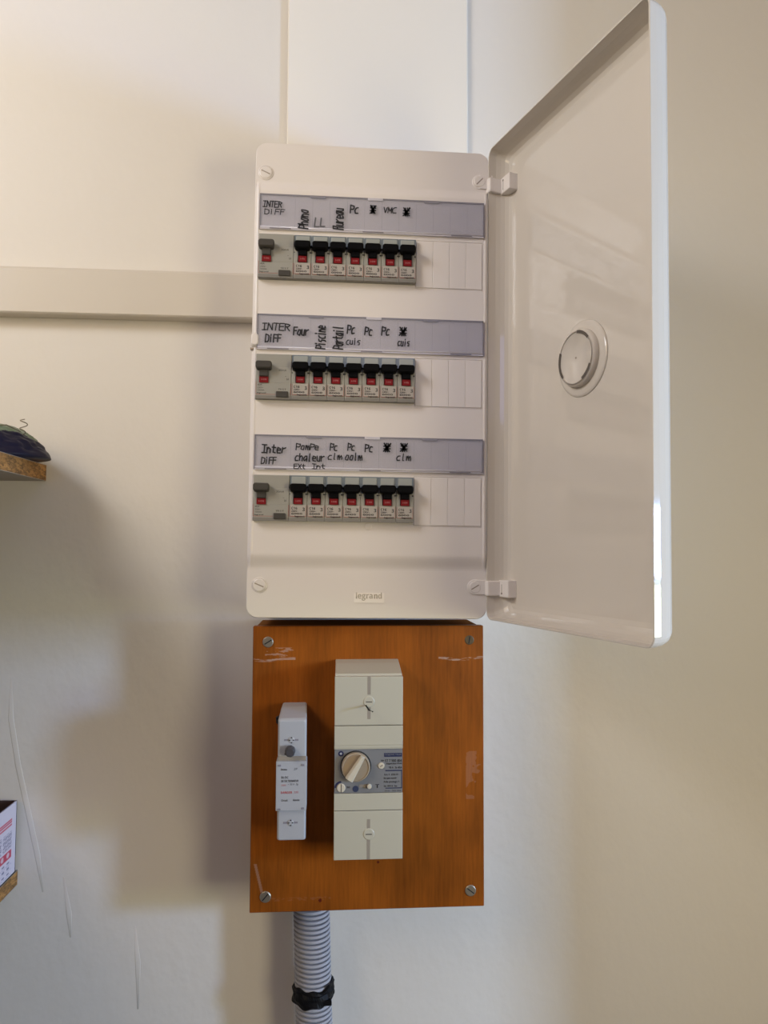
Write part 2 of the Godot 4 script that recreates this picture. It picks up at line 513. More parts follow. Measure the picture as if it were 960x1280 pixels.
func build_consumer_unit() -> void:
	var root := thing("consumer_unit", Vector3.ZERO, Vector3(0, 0, TILT))
	tag(root, "open white plastic electrical panel with three rows of switches and its door swung wide", "electrical panel")
	# the casing: rounded shell, flat head and foot, worked middle
	var st := begin()
	var ri := rr(-0.1240, 0.1240, -HT + 0.001, HT - 0.001, 0.011, 0.0975, 6)
	loft(st, [rr(-HW, HW, -HT, HT, 0.012, 0.0, 6), rr(-HW, HW, -HT, HT, 0.012, 0.0935, 6), rr(-HW + 0.0003, HW - 0.0003, -HT + 0.0003, HT - 0.0003, 0.0117, 0.0962, 6), ri], true, false)
	var up := Vector3(0, 0, 1)
	for side in [1.0, -1.0]:
		var edge := 0.2105 if side > 0 else -0.2040
		var poly := PackedVector3Array()
		for p in ri:
			if p.y * side > edge * side: poly.append(p)
		poly.append(Vector3(-0.124, edge, 0.0975))
		poly.append(Vector3(0.124, edge, 0.0975))
		var c := Vector3(0, edge + side * 0.02, 0.0975)
		var sorted := Array(poly)
		sorted.sort_custom(func(a, b): return atan2(a.y - c.y, a.x - c.x) < atan2(b.y - c.y, b.x - c.x))
		for i in sorted.size():
			tri(st, c, sorted[i], sorted[(i + 1) % sorted.size()], up)
	var xs := [-0.124, -0.1235, -0.1228, -0.122, -0.1213, -0.1205, -0.1198, -0.1192, WX0 - 0.0001, WX0 + 0.0001, -0.06, 0.0, WX1 - 0.0001, WX1 + 0.0001, WX1 + 0.0003, WX1 + 0.0005, 0.08, 0.1171, 0.1173, 0.1186, 0.1188, 0.1195, 0.1202, 0.121, 0.1218, 0.1226, 0.1233, 0.124]
	var ys := [-0.2040, 0.2105]
	for k in 11:
		ys.append(-0.2022 + k * 0.00185)
		ys.append(0.1950 + k * 0.00142)
	for y in row_y:
		for d in [-0.0043, -0.0041, -0.0001, 0.0001, 0.0469, 0.0471, 0.0481, 0.0483]: ys.append(y + d)
	ys.sort()
	for i in xs.size() - 1:
		for j in ys.size() - 1:
			var a := Vector3(xs[i], ys[j], face(xs[i], ys[j]))
			var b := Vector3(xs[i + 1], ys[j], face(xs[i + 1], ys[j]))
			var c2 := Vector3(xs[i + 1], ys[j + 1], face(xs[i + 1], ys[j + 1]))
			var d2 := Vector3(xs[i], ys[j + 1], face(xs[i], ys[j + 1]))
			quad(st, a, b, c2, d2, up)
	obj("casing", st, M.plastic, root)
	# blanking plates: four snap-off modules in each row
	for k in 3:
		var y0: float = row_y[k] - 0.0036
		st = begin()
		box(st, Vector3(WX1 + 0.0007, y0 - 0.0003, 0.1000), Vector3(0.1170, y0 + 0.0516, 0.1015))
		var plate := obj("blanking_plate", st, M.plastic, root)
		var wdt := (0.1168 - WX1 - 0.0010) / 4.0
		for q in 4:
			st = begin()
			var xa := WX1 + 0.0010 + q * wdt
			rbox(st, xa + 0.00008, xa + wdt - 0.00008, y0 + 0.0010, y0 + 0.0508, 0.1013, 0.1025, 0.0003, 0.0004, 2)
			obj("blanking_module", st, M.plastic, plate)
	# cover screws
	for s in [[-0.1139, 0.2172, -0.42], [0.1143, 0.2178, 0.80], [-0.1117, -0.2166, -0.40], [0.1117, -0.2169, 0.55]]:
		var right: bool = s[0] > 0
		st = begin()
		turned(st, Vector2(s[0], s[1]), [[0.0081, 0.097], [0.0079, 0.0982], [0.0070, 0.0985]], 24)
		if right:
			rbox(st, s[0], 0.1285, s[1] - 0.0078, s[1] + 0.0074, 0.0970, 0.0992, 0.0006, 0.0006)
			var seat := obj("hinge_tab", st, M.plastic, root)
			slotted(seat, "screw", Vector2(s[0], s[1]), 0.0984, 0.0062, 0.0012, s[2], M.plastic, M.groove)
		else:
			var seat := obj("screw_seat", st, M.plastic, root)
			slotted(seat, "screw", Vector2(s[0], s[1]), 0.0980, 0.0066, 0.0011, s[2], M.plastic, M.groove)
			st = begin()
			loft(st, [circle(Vector2(s[0], s[1]), 0.0070, 0.0986, 24), circle(Vector2(s[0], s[1]), 0.0068, 0.0986, 24)], false, false)
			obj("ring_groove", st, M.groove, seat)
	# maker's plate at the foot
	st = begin()
	box(st, Vector3(-0.0145, -0.2340, 0.0970), Vector3(0.0168, -0.2239, 0.0981))
	var logo := obj("logo_plate", st, M.logo_plate, root)
	st = begin()
	lettering(st, "legrand", -0.0125, -0.2318, 0.0982, 0.0062, true, 0.0268)
	obj("raised_lettering", st, M.logo_letters, logo)
	# catch on the left edge, small marks
	st = begin()
	loft(st, [rr(-0.1255, -0.1165, 0.0290, 0.0440, 0.004, 0.098), rr(-0.1250, -0.1170, 0.0295, 0.0435, 0.0036, 0.1035), rr(-0.1235, -0.1180, 0.0310, 0.0420, 0.0025, 0.1055)])
	obj("door_catch", st, M.plastic, root)
	st = begin()
	box(st, Vector3(-0.1258, 0.0268, 0.0965), Vector3(-0.1195, 0.0286, 0.1012))
	obj("catch_shadow", st, M.groove, root)  # dark bar painted in for the shadow beneath the catch
	for y in [-0.0299, -0.0409]:
		slotted(root, "pin_hole", Vector2(0.1201, y), 0.1005, 0.0016, 0.0006, 0.5, M.groove, M.dark_slot, 0.0008, 1.2)
	st = begin()
	turned(st, Vector2(-0.001, -0.1553), [[0.0040, 0.1015], [0.0040, 0.1021], [0.0032, 0.1024]], 20)
	obj("knockout", st, M.plastic, root)
	build_door(root)
	# rows of handwritten labels behind clear covers
	var words := [
		["INTER|-115.4|176.7|20.1|6.3|0", "DiFF|-113.6|169.0|21.8|5.4|0", "Phono|-68.3|155.1|20.9|10.0|1", "LL|-61.3|158.0|11.7|9.2|0", "Bureau|-31.8|155.8|23.4|10.0|1", "Pc|-24.5|173.9|9.6|8.8|0", "#|-3.4|174.8|6.7|8.2|0", "VMC|10.6|175.9|14.2|5.9|0", "#|31.5|173.5|7.9|8.5|0"],
		["INTER|-113.6|46.5|29.3|7.1|0", "DiFF|-110.0|34.0|16.5|7.9|0", "Four|-81.3|42.1|16.5|8.4|0", "Piscine|-48.4|28.4|25.1|9.9|1", "Portail|-30.1|28.7|24.5|9.9|1", "Pc|-25.5|45.6|8.4|8.8|0", "cuis|-26.6|34.0|15.5|6.4|0", "Pc|-7.3|44.5|8.4|8.4|0", "Pc|10.3|45.1|9.2|8.8|0", "#|29.1|45.1|8.4|8.4|0", "cuis|27.3|34.3|13.1|6.9|0"],
		["Inter|-111.1|-81.2|25.5|8.3|0", "DiFF|-111.5|-92.5|15.7|6.7|0", "PomPe|-76.3|-77.2|24.0|6.3|0", "chaleur|-77.2|-88.7|31.0|7.4|0", "EXt|-78.4|-97.0|12.7|4.8|0", "Int|-59.8|-96.6|14.6|4.8|0", "Pc|-41.5|-77.2|8.2|7.0|0", "clm|-43.5|-86.7|15.1|6.4|0", "Pc|-23.3|-76.8|7.9|7.0|0", "oolm|-25.5|-87.0|17.7|7.1|0", "Pc|-5.4|-77.8|8.7|7.5|0", "#|13.7|-77.4|8.4|8.4|0", "#|31.3|-76.6|8.4|7.9|0", "clm|27.2|-86.3|15.9|6.7|0"]]
	var says := ["long handwritten label strip over the top row, with LL and VMC on it", "long handwritten label strip over the middle row, with Piscine and Portail on it", "long handwritten label strip over the bottom row, with PomPe chaleur on it"]
	for k in 3:
		var y0: float = strip_y[k][0]
		var y1: float = strip_y[k][1]
		var hgt := y1 - y0
		var t := thing("label_strip", unit_at(0, y0, 0.1019), Vector3(0, 0, TILT))
		tag(t, says[k], "label strip", "handwritten label strips of the panel")
		st = begin()
		box(st, Vector3(-0.1184, 0.0004, 0), Vector3(0.1178, hgt - 0.0004, 0.0012))
		obj("card", st, M.card, t)
		st = begin()
		for q in 12:
			var x := -0.1184 + 0.01822 * (q + 1)
			if q > 0: box(st, Vector3(x - 0.0001, 0.003, 0.0011), Vector3(x + 0.0001, hgt - 0.004, 0.00125))
		obj("module_line", st, M.rim, t)
		t.get_node("module_line").set_meta("kind", "stuff")
		for wd in words[k]:
			var f: PackedStringArray = wd.split("|")
			handwriting(t, f[0], f[1].to_float() / 1000, f[2].to_float() / 1000 - y0, 0.00335, f[3].to_float() / 1000, f[4].to_float() / 1000, f[5] == "1")
		st = begin()
		box(st, Vector3(-0.1184, hgt - 0.0012, 0), Vector3(0.1178, hgt, 0.0026))
		box(st, Vector3(-0.1187, 0, 0), Vector3(-0.1179, hgt, 0.0026))
		box(st, Vector3(0.1172, 0, 0), Vector3(0.1180, hgt, 0.0026))
		obj("rim", st, M.rim, t)
		st = begin()
		box(st, Vector3(-0.1178, 0.0024, 0.0024), Vector3(0.1171, hgt - 0.0013, 0.0033))
		obj("clear_cover", st, M.clear, t)
		st = begin(true)
		tube(st, PackedVector3Array([Vector3(-0.1179, 0.0022, 0.0020), Vector3(0.1172, 0.0022, 0.0020)]), PackedFloat32Array([0.0013, 0.0013]), 14)
		obj("bottom_lip", st, M.lip, t, true)
		st = begin()
		box(st, Vector3(-0.1184, 0.0, 0), Vector3(0.1178, 0.0009, 0.0028))
		obj("lower_rim", st, M.lip, t)
		for q in [-0.097, 0.0, 0.094]:
			st = begin()
			box(st, Vector3(q - 0.011, 0.0005, 0.0025), Vector3(q + 0.011, 0.0014, 0.0034))
			obj("clip_slot", st, M.rim, t)
		for q in [-0.058, 0.002, 0.062]:
			st = begin()
			rbox(st, q - 0.008, q + 0.008, hgt - 0.0028, hgt, 0.002, 0.0031, 0.0006, 0.0004)
			obj("clip", st, M.lip if q == 0.002 else M.rim, t)

func build_door(root: Node3D) -> void:
	var Wd := 0.2432
	var y0 := -0.2502
	var y1 := 0.2528
	var fl := 0.022
	var ang := 1.252
	var st := begin()
	# outside of the tray, rim, inside
	var o := []
	for p in [[0.0, 0.0], [0.0002, -0.006], [0.0010, -0.012], [0.0028, -0.0175], [0.0055, -0.0215], [0.0090, -0.0240], [0.013, -0.0248]]:
		o.append(rr(p[0], Wd - p[0], y0 + p[0], y1 - p[0], maxf(0.009 - p[0] * 0.3, 0.003), p[1], 6))
	loft(st, o, false, true)
	loft(st, [rr(0.0, Wd, y0, y1, 0.009, 0.0, 6), rr(0.0003, Wd - 0.0003, y0 + 0.0003, y1 - 0.0003, 0.009, 0.0004, 6), rr(0.0013, Wd - 0.0013, y0 + 0.0013, y1 - 0.0013, 0.008, 0.0004, 6)], false, false)
	var i := []
	for p in [[0.0013, 0.0004], [0.0020, -0.008], [0.0034, -0.0130], [0.0052, -0.0172], [0.0080, -0.0204], [0.0115, -0.0222], [0.016, -0.0226]]:
		i.append(rr(p[0], Wd - p[0], y0 + p[0], y1 - p[0], maxf(0.008, p[0] * 0.5), p[1], 6))
	loft(st, i, false, true, true)
	var door := obj("door", st, M.shaded_door_plastic, root)
	door.position = Vector3(0.1240, 0, 0.0985)
	door.rotation.y = -ang
	tag(door, "glossy tray-shaped door standing open")
	# lock boss on the inside, with three curved openings
	var c := Vector2(0.1305, -0.0040)
	var pf := -0.0226
	st = begin(true)
	turned(st, c, [[0.0350, pf], [0.0345, pf + 0.0010], [0.0325, pf + 0.0018], [0.0290, pf + 0.0022], [0.0272, pf + 0.0024]], 48)
	var boss := obj("lock_boss", st, M.shaded_door_plastic, door, true)
	st = begin(true)
	turned(st, c, [[0.0268, pf], [0.0262, pf + 0.0060], [0.0252, pf + 0.0078], [0.0236, pf + 0.0086], [0.0222, pf + 0.0082], [0.0210, pf + 0.0074]], 48)
	obj("lock_disc", st, M.shaded_door_plastic, door, true)
	for a in [[0.65, 1.45], [2.75, 3.85], [5.15, 5.85]]:
		st = begin()
		for k in 8:
			var t0: float = lerpf(a[0], a[1], k / 8.0)
			var t1: float = lerpf(a[0], a[1], (k + 1) / 8.0)
			var z := pf + 0.0088
			quad(st, Vector3(c.x + 0.0218 * cos(t0), c.y + 0.0218 * sin(t0), z), Vector3(c.x + 0.0245 * cos(t0), c.y + 0.0245 * sin(t0), z), Vector3(c.x + 0.0245 * cos(t1), c.y + 0.0245 * sin(t1), z), Vector3(c.x + 0.0218 * cos(t1), c.y + 0.0218 * sin(t1), z), Vector3(0, 0, 1))
		obj("curved_opening", st, M.dark_slot, door)
	st = begin()
	turned(st, c, [[0.0008, pf + 0.0074], [0.0008, pf + 0.0078]], 8)
	obj("centre_mark", st, M.groove, door)
	# hinge blocks that hold the door to the tabs
	for y in [0.2130, -0.2180]:
		st = begin()
		rbox(st, 0.0010, 0.0215, y - 0.0088, y + 0.0088, -0.0225, -0.0125, 0.0008, 0.0010)
		var hb := obj("hinge_block", st, M.plastic, door)
		st = begin()
		box(st, Vector3(0.0090, y - 0.0055, -0.0127), Vector3(0.0096, y + 0.0045, -0.01235))
		turned(st, Vector2(0.0093, y + (0.0050 if y > 0 else -0.0050)), [[0.0011, -0.0127], [0.0011, -0.0123]], 10)
		obj("hinge_slot", st, M.dark_slot, door)
		st = begin()
		rbox(st, -0.0030, 0.0060, y - 0.0078, y + 0.0078, -0.0160, 0.0018, 0.0012, 0.0012)
		obj("hinge_knuckle", st, M.plastic, door)

# ------------------------------------------------------------------ breakers
const MH := 0.0466
func make_breaker() -> Node3D:
	var t := thing("circuit_breaker", Vector3.ZERO, Vector3(0, 0, TILT))
	var h := PITCH * 0.5 - 0.00012
	var st := begin()
	rbox(st, -h, h, 0.0, 0.0171, 0.0, 0.0425, 0.0004, 0.0006, 2)          # lower front
	rbox(st, -h, -0.0046, 0.0167, 0.0328, 0.0, 0.0425, 0.0004, 0.0006, 2)     # shoulders
	rbox(st, 0.0046, h, 0.0167, 0.0328, 0.0, 0.0425, 0.0004, 0.0006, 2)
	box(st, Vector3(-h, 0.0325, 0), Vector3(h, MH, 0.036))
	obj("housing", st, M.module_grey, t)
	st = begin()
	box(st, Vector3(-0.0047, 0.0166, 0.030), Vector3(0.0047, 0.0330, 0.0365))
	obj("lever_slot", st, M.slot_black, t)
	st = begin()
	box(st, Vector3(-h, -0.0002, 0.0), Vector3(h, 0.0030, 0.0432))
	obj("lower_lip", st, M.module_dark, t)
	st = begin()
	rbox(st, -0.0080, 0.0082, 0.0046, 0.0163, 0.0424, 0.0430, 0.0004, 0.0002, 2)
	var pl := obj("rating_label", st, M.label_white, t)
	st = begin()
	for b in [[-0.0082, -0.0079, 0.0046, 0.0158], [0.0080, 0.0083, 0.0046, 0.0158], [-0.0082, 0.0083, 0.0043, 0.0047]]:
		box(st, Vector3(b[0], b[2], 0.0424), Vector3(b[1], b[3], 0.04312))
	obj("red_outline", st, M.red_line, pl)
	st = begin()
	lettering(st, "C16", -0.0066, 0.0116, 0.04305, 0.0025, true)
	lettering(st, "230V~", -0.0066, 0.0090, 0.04305, 0.0018, true)
	lettering(st, "6000", -0.0066, 0.0064, 0.04305, 0.0018, true, 0.0110)
	lettering(st, "3", 0.0046, 0.0100, 0.04305, 0.0036, true)
	lettering(st, "legrand", -0.0030, 0.0035, 0.0434, 0.0014, true, 0.0095)
	obj("fine_print", st, M.print_dark, pl)
	# label holder over the lever
	st = begin()
	box(st, Vector3(-h, 0.0355, 0.030), Vector3(h, MH, 0.0405))
	var lh := obj("label_holder", st, M.holder_blue, t)
	st = begin()
	rbox(st, -0.0070, 0.0072, 0.0362, MH - 0.0012, 0.0400, 0.0412, 0.0006, 0.0004, 2)
	obj("holder_card", st, M.holder_card, lh)
	# lever: wide rounded cap on a narrow stem
	st = begin()
	loft(st, [rr(-0.0042, 0.0042, 0.0230, 0.0350, 0.0006, 0.034), rr(-0.0042, 0.0042, 0.0232, 0.0350, 0.0006, 0.0446), rr(-0.0038, 0.0038, 0.0242, 0.0350, 0.0006, 0.0458)])
	loft(st, [rr(-0.0068, 0.0068, 0.0285, 0.0362, 0.0012, 0.036), rr(-0.0083, 0.0083, 0.0290, 0.0374, 0.0022, 0.0462), rr(-0.0082, 0.0082, 0.0294, 0.0376, 0.0024, 0.0490), rr(-0.0074, 0.0074, 0.0306, 0.0370, 0.0022, 0.0502)])
	obj("lever", st, M.black_plastic, t)
	st = begin()
	box(st, Vector3(-0.0042, 0.0170, 0.034), Vector3(0.0042, 0.0234, 0.0440))
	var red := obj("red_flag", st, M.red_plastic, t)
	st = begin()
	box(st, Vector3(-0.0041, 0.0230, 0.0436), Vector3(0.0041, 0.0235, 0.0442))
	lettering(st, "I-ON", 0.0, 0.0193, 0.0440, 0.0017, true, 0.0050, true)
	obj("white_print", st, M.print_white, red)
	st = begin()
	rbox(st, h - 0.0017, h - 0.0001, 0.0266, 0.0280, 0.0422, 0.0428, 0.0003, 0.0001, 2)
	rbox(st, -h + 0.0001, -h + 0.0011, 0.0268, 0.0279, 0.0422, 0.0428, 0.0003, 0.0001, 2)
	obj("catch_mark", st, M.print_dark, t)
	return t

func make_main_switch() -> Node3D:
	var t := thing("residual_switch", Vector3.ZERO, Vector3(0, 0, TILT))
	var h := PITCH - 0.00015
	var lx := -PITCH * 0.5 - 0.0006
	var st := begin()
	rbox(st, -h, h, 0.0, 0.0167, 0.0, 0.0425, 0.0004, 0.0006, 2)
	rbox(st, -h, lx - 0.0044, 0.0163, 0.0330, 0.0, 0.0425, 0.0004, 0.0006, 2)
	rbox(st, lx + 0.0044, h, 0.0163, 0.0330, 0.0, 0.0425, 0.0004, 0.0006, 2)
	rbox(st, -h, h, 0.0325, MH, 0.0, 0.0415, 0.0004, 0.0006, 2)
	obj("housing", st, M.module_grey, t)
	st = begin()
	box(st, Vector3(lx - 0.0046, 0.0163, 0.030), Vector3(lx + 0.0046, 0.0332, 0.0368))
	obj("lever_slot", st, M.slot_black, t)
	st = begin()
	box(st, Vector3(-h, -0.0002, 0.0), Vector3(h, 0.0030, 0.0432))
	obj("lower_lip", st, M.module_dark, t)
	st = begin()
	loft(st, [rr(lx - 0.0045, lx + 0.0045, 0.0222, 0.0350, 0.0006, 0.034), rr(lx - 0.0045, lx + 0.0045, 0.0224, 0.0350, 0.0006, 0.0446), rr(lx - 0.0041, lx + 0.0041, 0.0232, 0.0350, 0.0006, 0.0458)])
	loft(st, [rr(lx - 0.0070, lx + 0.0070, 0.0285, 0.0358, 0.0012, 0.036), rr(lx - 0.0082, lx + 0.0082, 0.0292, 0.0374, 0.0022, 0.0462), rr(lx - 0.0081, lx + 0.0081, 0.0296, 0.0376, 0.0024, 0.0490), rr(lx - 0.0074, lx + 0.0074, 0.0308, 0.0370, 0.0022, 0.0502)])
	obj("lever", st, M.grey_lever, t)
	st = begin()
	box(st, Vector3(lx - 0.0046, 0.0163, 0.034), Vector3(lx + 0.0046, 0.0224, 0.0438))
	var red := obj("red_flag", st, M.red_plastic, t)
	st = begin()
	lettering(st, "I-ON", lx, 0.0187, 0.0438, 0.0017, true, 0.0054, true)
	obj("white_print", st, M.print_white, red)
	st = begin()
	rbox(st, 0.0030, 0.0150, 0.0014, 0.0076, 0.0420, 0.0446, 0.0006, 0.0006)
	var tb := obj("test_button", st, M.grey_lever, t)
	st = begin()
	lettering(st, "TEST", 0.009, 0.0092, 0.0425, 0.0015, false, 0.0085, true)
	lettering(st, "30mA", 0.0050, 0.0286, 0.0425, 0.0020, false, 0.0080)
	lettering(st, "~", 0.0118, 0.0232, 0.0425, 0.0020)
	lettering(st, "Id", 0.0132, 0.0195, 0.0425, 0.0020)
	lettering(st, "40A", -0.0160, 0.0132, 0.0425, 0.0019)
	lettering(st, "230V~", -0.0160, 0.0104, 0.0425, 0.0016)
	lettering(st, "10000A", -0.0160, 0.0078, 0.0425, 0.0015)
	lettering(st, "legrand", -0.0165, 0.0048, 0.0425, 0.0012, true, 0.009)
	box(st, Vector3(-0.001, 0.0322, 0.0412), Vector3(h, 0.0326, 0.0427))
	obj("fine_print", st, M.print_dark, t)
	st = begin()
	box(st, Vector3(-h + 0.0003, 0.0042, 0.0423), Vector3(0.0025, 0.0046, 0.0427))
	box(st, Vector3(-h + 0.0002, 0.0042, 0.0423), Vector3(-h + 0.0006, 0.0170, 0.0427))
	box(st, Vector3(h - 0.0006, 0.0042, 0.0423), Vector3(h - 0.0002, 0.0160, 0.0427))
	obj("red_outline", st, M.red_line, t)
	return t

func build_breakers() -> void:
	var under := [
		["under the vertical word Phono", "under the letters LL", "under the vertical word Bureau", "under the letters Pc", "between the ones for Pc and VMC, under a scribble", "under the letters VMC", "at the right end, under a scribble"],
		["under the word Four", "under the vertical word Piscine", "under the vertical word Portail", "under Pc cuis with both words", "under the first lone Pc, right of Pc cuis", "under the second lone Pc, left of the scribble", "at the right end, under a scribble and cuis"],
		["under PomPe chaleur, beside the grey-levered switch", "under PomPe chaleur, second from the grey-levered switch", "under Pc clm", "under Pc oolm", "under the lone letters Pc", "under a scribble with no word below", "at the right end, under a scribble and clm"]]
	var names := ["top", "middle", "bottom"]
	var first: Node3D = make_breaker()
	var main: Node3D = make_main_switch()
	for k in 3:
		var s: Node3D = main
		if k > 0:
			s = main.duplicate()
			s.name = numbered("residual_switch")
			add_child(s)
		s.position = unit_at(WX0 + PITCH, row_y[k], 0.0665)
		tag(s, "wide grey-levered residual current switch at the left end of the %s row" % names[k], "safety switch", "grey-levered switches of the panel")
		for q in 7:
			var b: Node3D = first
			if k + q > 0:
				b = first.duplicate()
				b.name = numbered("circuit_breaker")
				add_child(b)
			b.position = unit_at(WX0 + PITCH * (2.5 + q), row_y[k], 0.0665)
			tag(b, "slim breaker in the %s row, %s" % [names[k], under[k][q]], "circuit breaker", "slim breakers in the %s row" % names[k])

# ------------------------------------------------------------------ meter box
func build_meter_box() -> void:
	var x0 := -0.1205
	var x1 := 0.1212
	var y0 := -0.5490
	var y1 := -0.2590
	var zf := 0.085
	var root := thing("wooden_box", Vector3(0, 0, 0))
	tag(root, "varnished brown plywood box with four corner screws, below the electrical panel", "wooden box")
	var st := begin()
	var sh := 0.001
	loft(st, [rr(x0 + 0.0015, x1 - 0.0015, y0 + 0.0015, y1 - 0.0015, 0.0008, 0.0005, 2), rr(x0 + 0.0015, x1 - 0.0015, y0 + 0.0015, y1 - 0.0015, 0.0008, zf - 0.0095, 2)])
	obj("carcass", st, M.wood_edge, root)
	# front board, texture laid upright on it
	st = SurfaceTool.new()
	st.begin(Mesh.PRIMITIVE_TRIANGLES)
	st.set_smooth_group(-1)
	var rings := [rr(x0, x1, y0, y1, 0.001, zf - 0.0100, 3), rr(x0, x1, y0, y1, 0.001, zf - 0.0008, 3), rr(x0 + 0.0008, x1 - 0.0008, y0 + 0.0008, y1 - 0.0008, 0.001, zf, 3)]
	var put := func(p: Vector3) -> void:
		st.set_uv(Vector2((p.x - x0) / (x1 - x0), (y1 - p.y) / (y1 - y0)))
		st.add_vertex(p)
	for k in 2:
		for i in rings[k].size():
			var j: int = (i + 1) % rings[k].size()
			var q := [rings[k][i], rings[k][j], rings[k + 1][j], rings[k + 1][i]]
			for w in [[0, 2, 1], [0, 3, 2]]:
				for v in w: put.call(q[v])
	var mid := middle(rings[2])
	for i in rings[2].size():
		put.call(mid)
		put.call(rings[2][(i + 1) % rings[2].size()])
		put.call(rings[2][i])
	obj("front_board", st, M.varnished_wood, root)
	slotted(root, "screw", Vector2(-0.1050, -0.2753), zf - 0.0004, 0.0056, 0.0016, 0.55, M.steel, M.slot_black)
	slotted(root, "screw", Vector2(0.1062, -0.2742), zf - 0.0006, 0.0050, 0.0010, 1.4, M.screw_dark, M.slot_black)
	slotted(root, "screw", Vector2(-0.1047, -0.5331), zf - 0.0004, 0.0058, 0.0016, 0.85, M.steel, M.slot_black)
	slotted(root, "screw", Vector2(0.1068, -0.5326), zf - 0.0004, 0.0058, 0.0016, -0.65, M.steel, M.slot_black)

	# main breaker
	var t := thing("main_breaker", Vector3(0, 0, zf))
	tag(t, "large beige main breaker with a round rotary knob, on the wooden box", "circuit breaker")
	var X0 := -0.0356
	var X1 := 0.0315
	var zc := 0.045
	st = begin()
	loft(st, [rr(X0 + 0.0008, X1 - 0.0008, -0.4800, -0.2935, 0.001, 0.0), rr(X0 + 0.0008, X1 - 0.0008, -0.4800, -0.2955, 0.001, 0.012), rr(X0 + 0.0004, X1 - 0.0004, -0.4800, -0.3020, 0.0008, 0.039), rr(X0 + 0.0006, X1 - 0.0006, -0.4795, -0.3045, 0.0008, 0.0405)])
	obj("body", st, M.meter_beige, t)
	st = begin()
	rbox(st, X0, X1, -0.3512, -0.3040, 0.040, zc, 0.0006, 0.0006)
	var uc := obj("upper_cover", st, M.meter_beige, t)
	tag(uc, "upper terminal cover with a sealed screw")
	st = begin()
	rbox(st, X0, X1, -0.3706, -0.3518, 0.040, zc, 0.0005, 0.0004)
	loft(st, [rr(X0, X1, -0.3743, -0.3700, 0.0004, 0.039), rr(X0, X1, -0.3743, -0.3706, 0.0004, zc - 0.0005), rr(X0, X1, -0.3725, -0.3706, 0.0004, zc)])
	obj("upper_band", st, M.meter_beige, t)
	st = begin()
	rbox(st, X0 + 0.0002, X1 - 0.0002, -0.4165, -0.3746, 0.039, zc - 0.0012, 0.0004, 0.0003)
	var cp := obj("control_plate", st, M.meter_grey, t)
	st = begin()
	rbox(st, X0, X1, -0.4329, -0.4168, 0.040, zc, 0.0005, 0.0004)
	obj("lower_band", st, M.meter_beige, t)
	st = begin()
	rbox(st, X0, X1, -0.4800, -0.4335, 0.040, zc, 0.0006, 0.0006)
	var lc := obj("lower_cover", st, M.meter_beige, t)
	# sealing grooves as flush strips in a shaded beige, and terminal screws
	var zz := zc + 0.0001
	for g in [[-0.3040, -0.3215, uc], [-0.3335, -0.3452, uc], [-0.4415, -0.4520, lc], [-0.4605, -0.4798, lc]]:
		st = begin()
		box(st, Vector3(-0.0035, minf(g[0], g[1]), zc - 0.001), Vector3(-0.0003, maxf(g[0], g[1]), zz))
		obj("sealing_groove", st, M.meter_shade, g[2])
	slotted(t, "terminal_screw", Vector2(-0.0020, -0.3285), zc - 0.0006, 0.0056, 0.0012, 0.0, M.meter_beige, M.dark_slot, 0.0010, 1.1)
	slotted(t, "terminal_screw", Vector2(-0.0016, -0.4557), zc - 0.0006, 0.0056, 0.0012, 0.0, M.meter_beige, M.dark_slot, 0.0010, 1.1)
	st = begin(true)
	tube(st, PackedVector3Array([Vector3(-0.0050, -0.3318, zc + 0.001), Vector3(-0.0026, -0.3338, zc + 0.012), Vector3(0.0010, -0.3346, zc + 0.016)]), PackedFloat32Array([0.0007, 0.0008, 0.0006]), 8)
	obj("seal_wire", st, M.slot_black, t, true)
	# knob
	var kc := Vector2(-0.0146, -0.3908)
	var zk := zc - 0.0012
	st = begin(true)
	turned(st, kc, [[0.0151, zk - 0.001], [0.0151, zk + 0.0006], [0.0147, zk + 0.0007]], 36)
	obj("knob_recess", st, M.slot_black, t, true)
	st = begin()
	turned(st, kc, [[0.0140, zk], [0.0139, zk + 0.0045], [0.0128, zk + 0.0056], [0.0122, zk + 0.0048]], 36)
	var knob := obj("knob", st, M.knob_beige, t)
	st = begin()
	var d := Vector2(cos(1.02), sin(1.02))
	var e := Vector2(-d.y, d.x)
	var rr1 := PackedVector3Array()
	var rr2 := PackedVector3Array()
	var rr3 := PackedVector3Array()
	for p in [[0.0128, 0.0022], [-0.0128, 0.0040], [-0.0128, -0.0040], [0.0128, -0.0022]]:
		var q: Vector2 = kc + d * p[0] + e * p[1]
		var q2: Vector2 = kc + d * p[0] * 0.97 + e * p[1] * 0.62
		rr1.append(Vector3(q.x, q.y, zk + 0.003))
		rr2.append(Vector3(q.x, q.y, zk + 0.0085))
		rr3.append(Vector3(q2.x, q2.y, zk + 0.0110))
	loft(st, [rr1, rr2, rr3])
	obj("knob_bar", st, M.knob_bar, knob)
	# small controls
	slotted(t, "seal_screw", Vector2(0.0105, -0.3907), zk - 0.0005, 0.0031, 0.0016, 0.6, M.knob_bar, M.meter_shade, 0.0014, 1.0)
	slotted(t, "adjuster", Vector2(-0.0287, -0.4114), zk - 0.0005, 0.0042, 0.0016, 1.57, M.knob_bar, M.dark_slot, 0.0008, 1.9)
	st = begin()
	box(st, Vector3(-0.0110, -0.4112, zk - 0.0004), Vector3(-0.0020, -0.4084, zk + 0.0003))
	obj("test_track", st, M.meter_shade, cp)
	st = begin()
	turned(st, Vector2(-0.0013, -0.4100), [[0.0023, zk], [0.0023, zk + 0.0022], [0.0017, zk + 0.0028]], 20)
	obj("test_button", st, M.knob_bar, t)
	# print on the control plate
	var zp := zk + 0.0001
	st = begin()
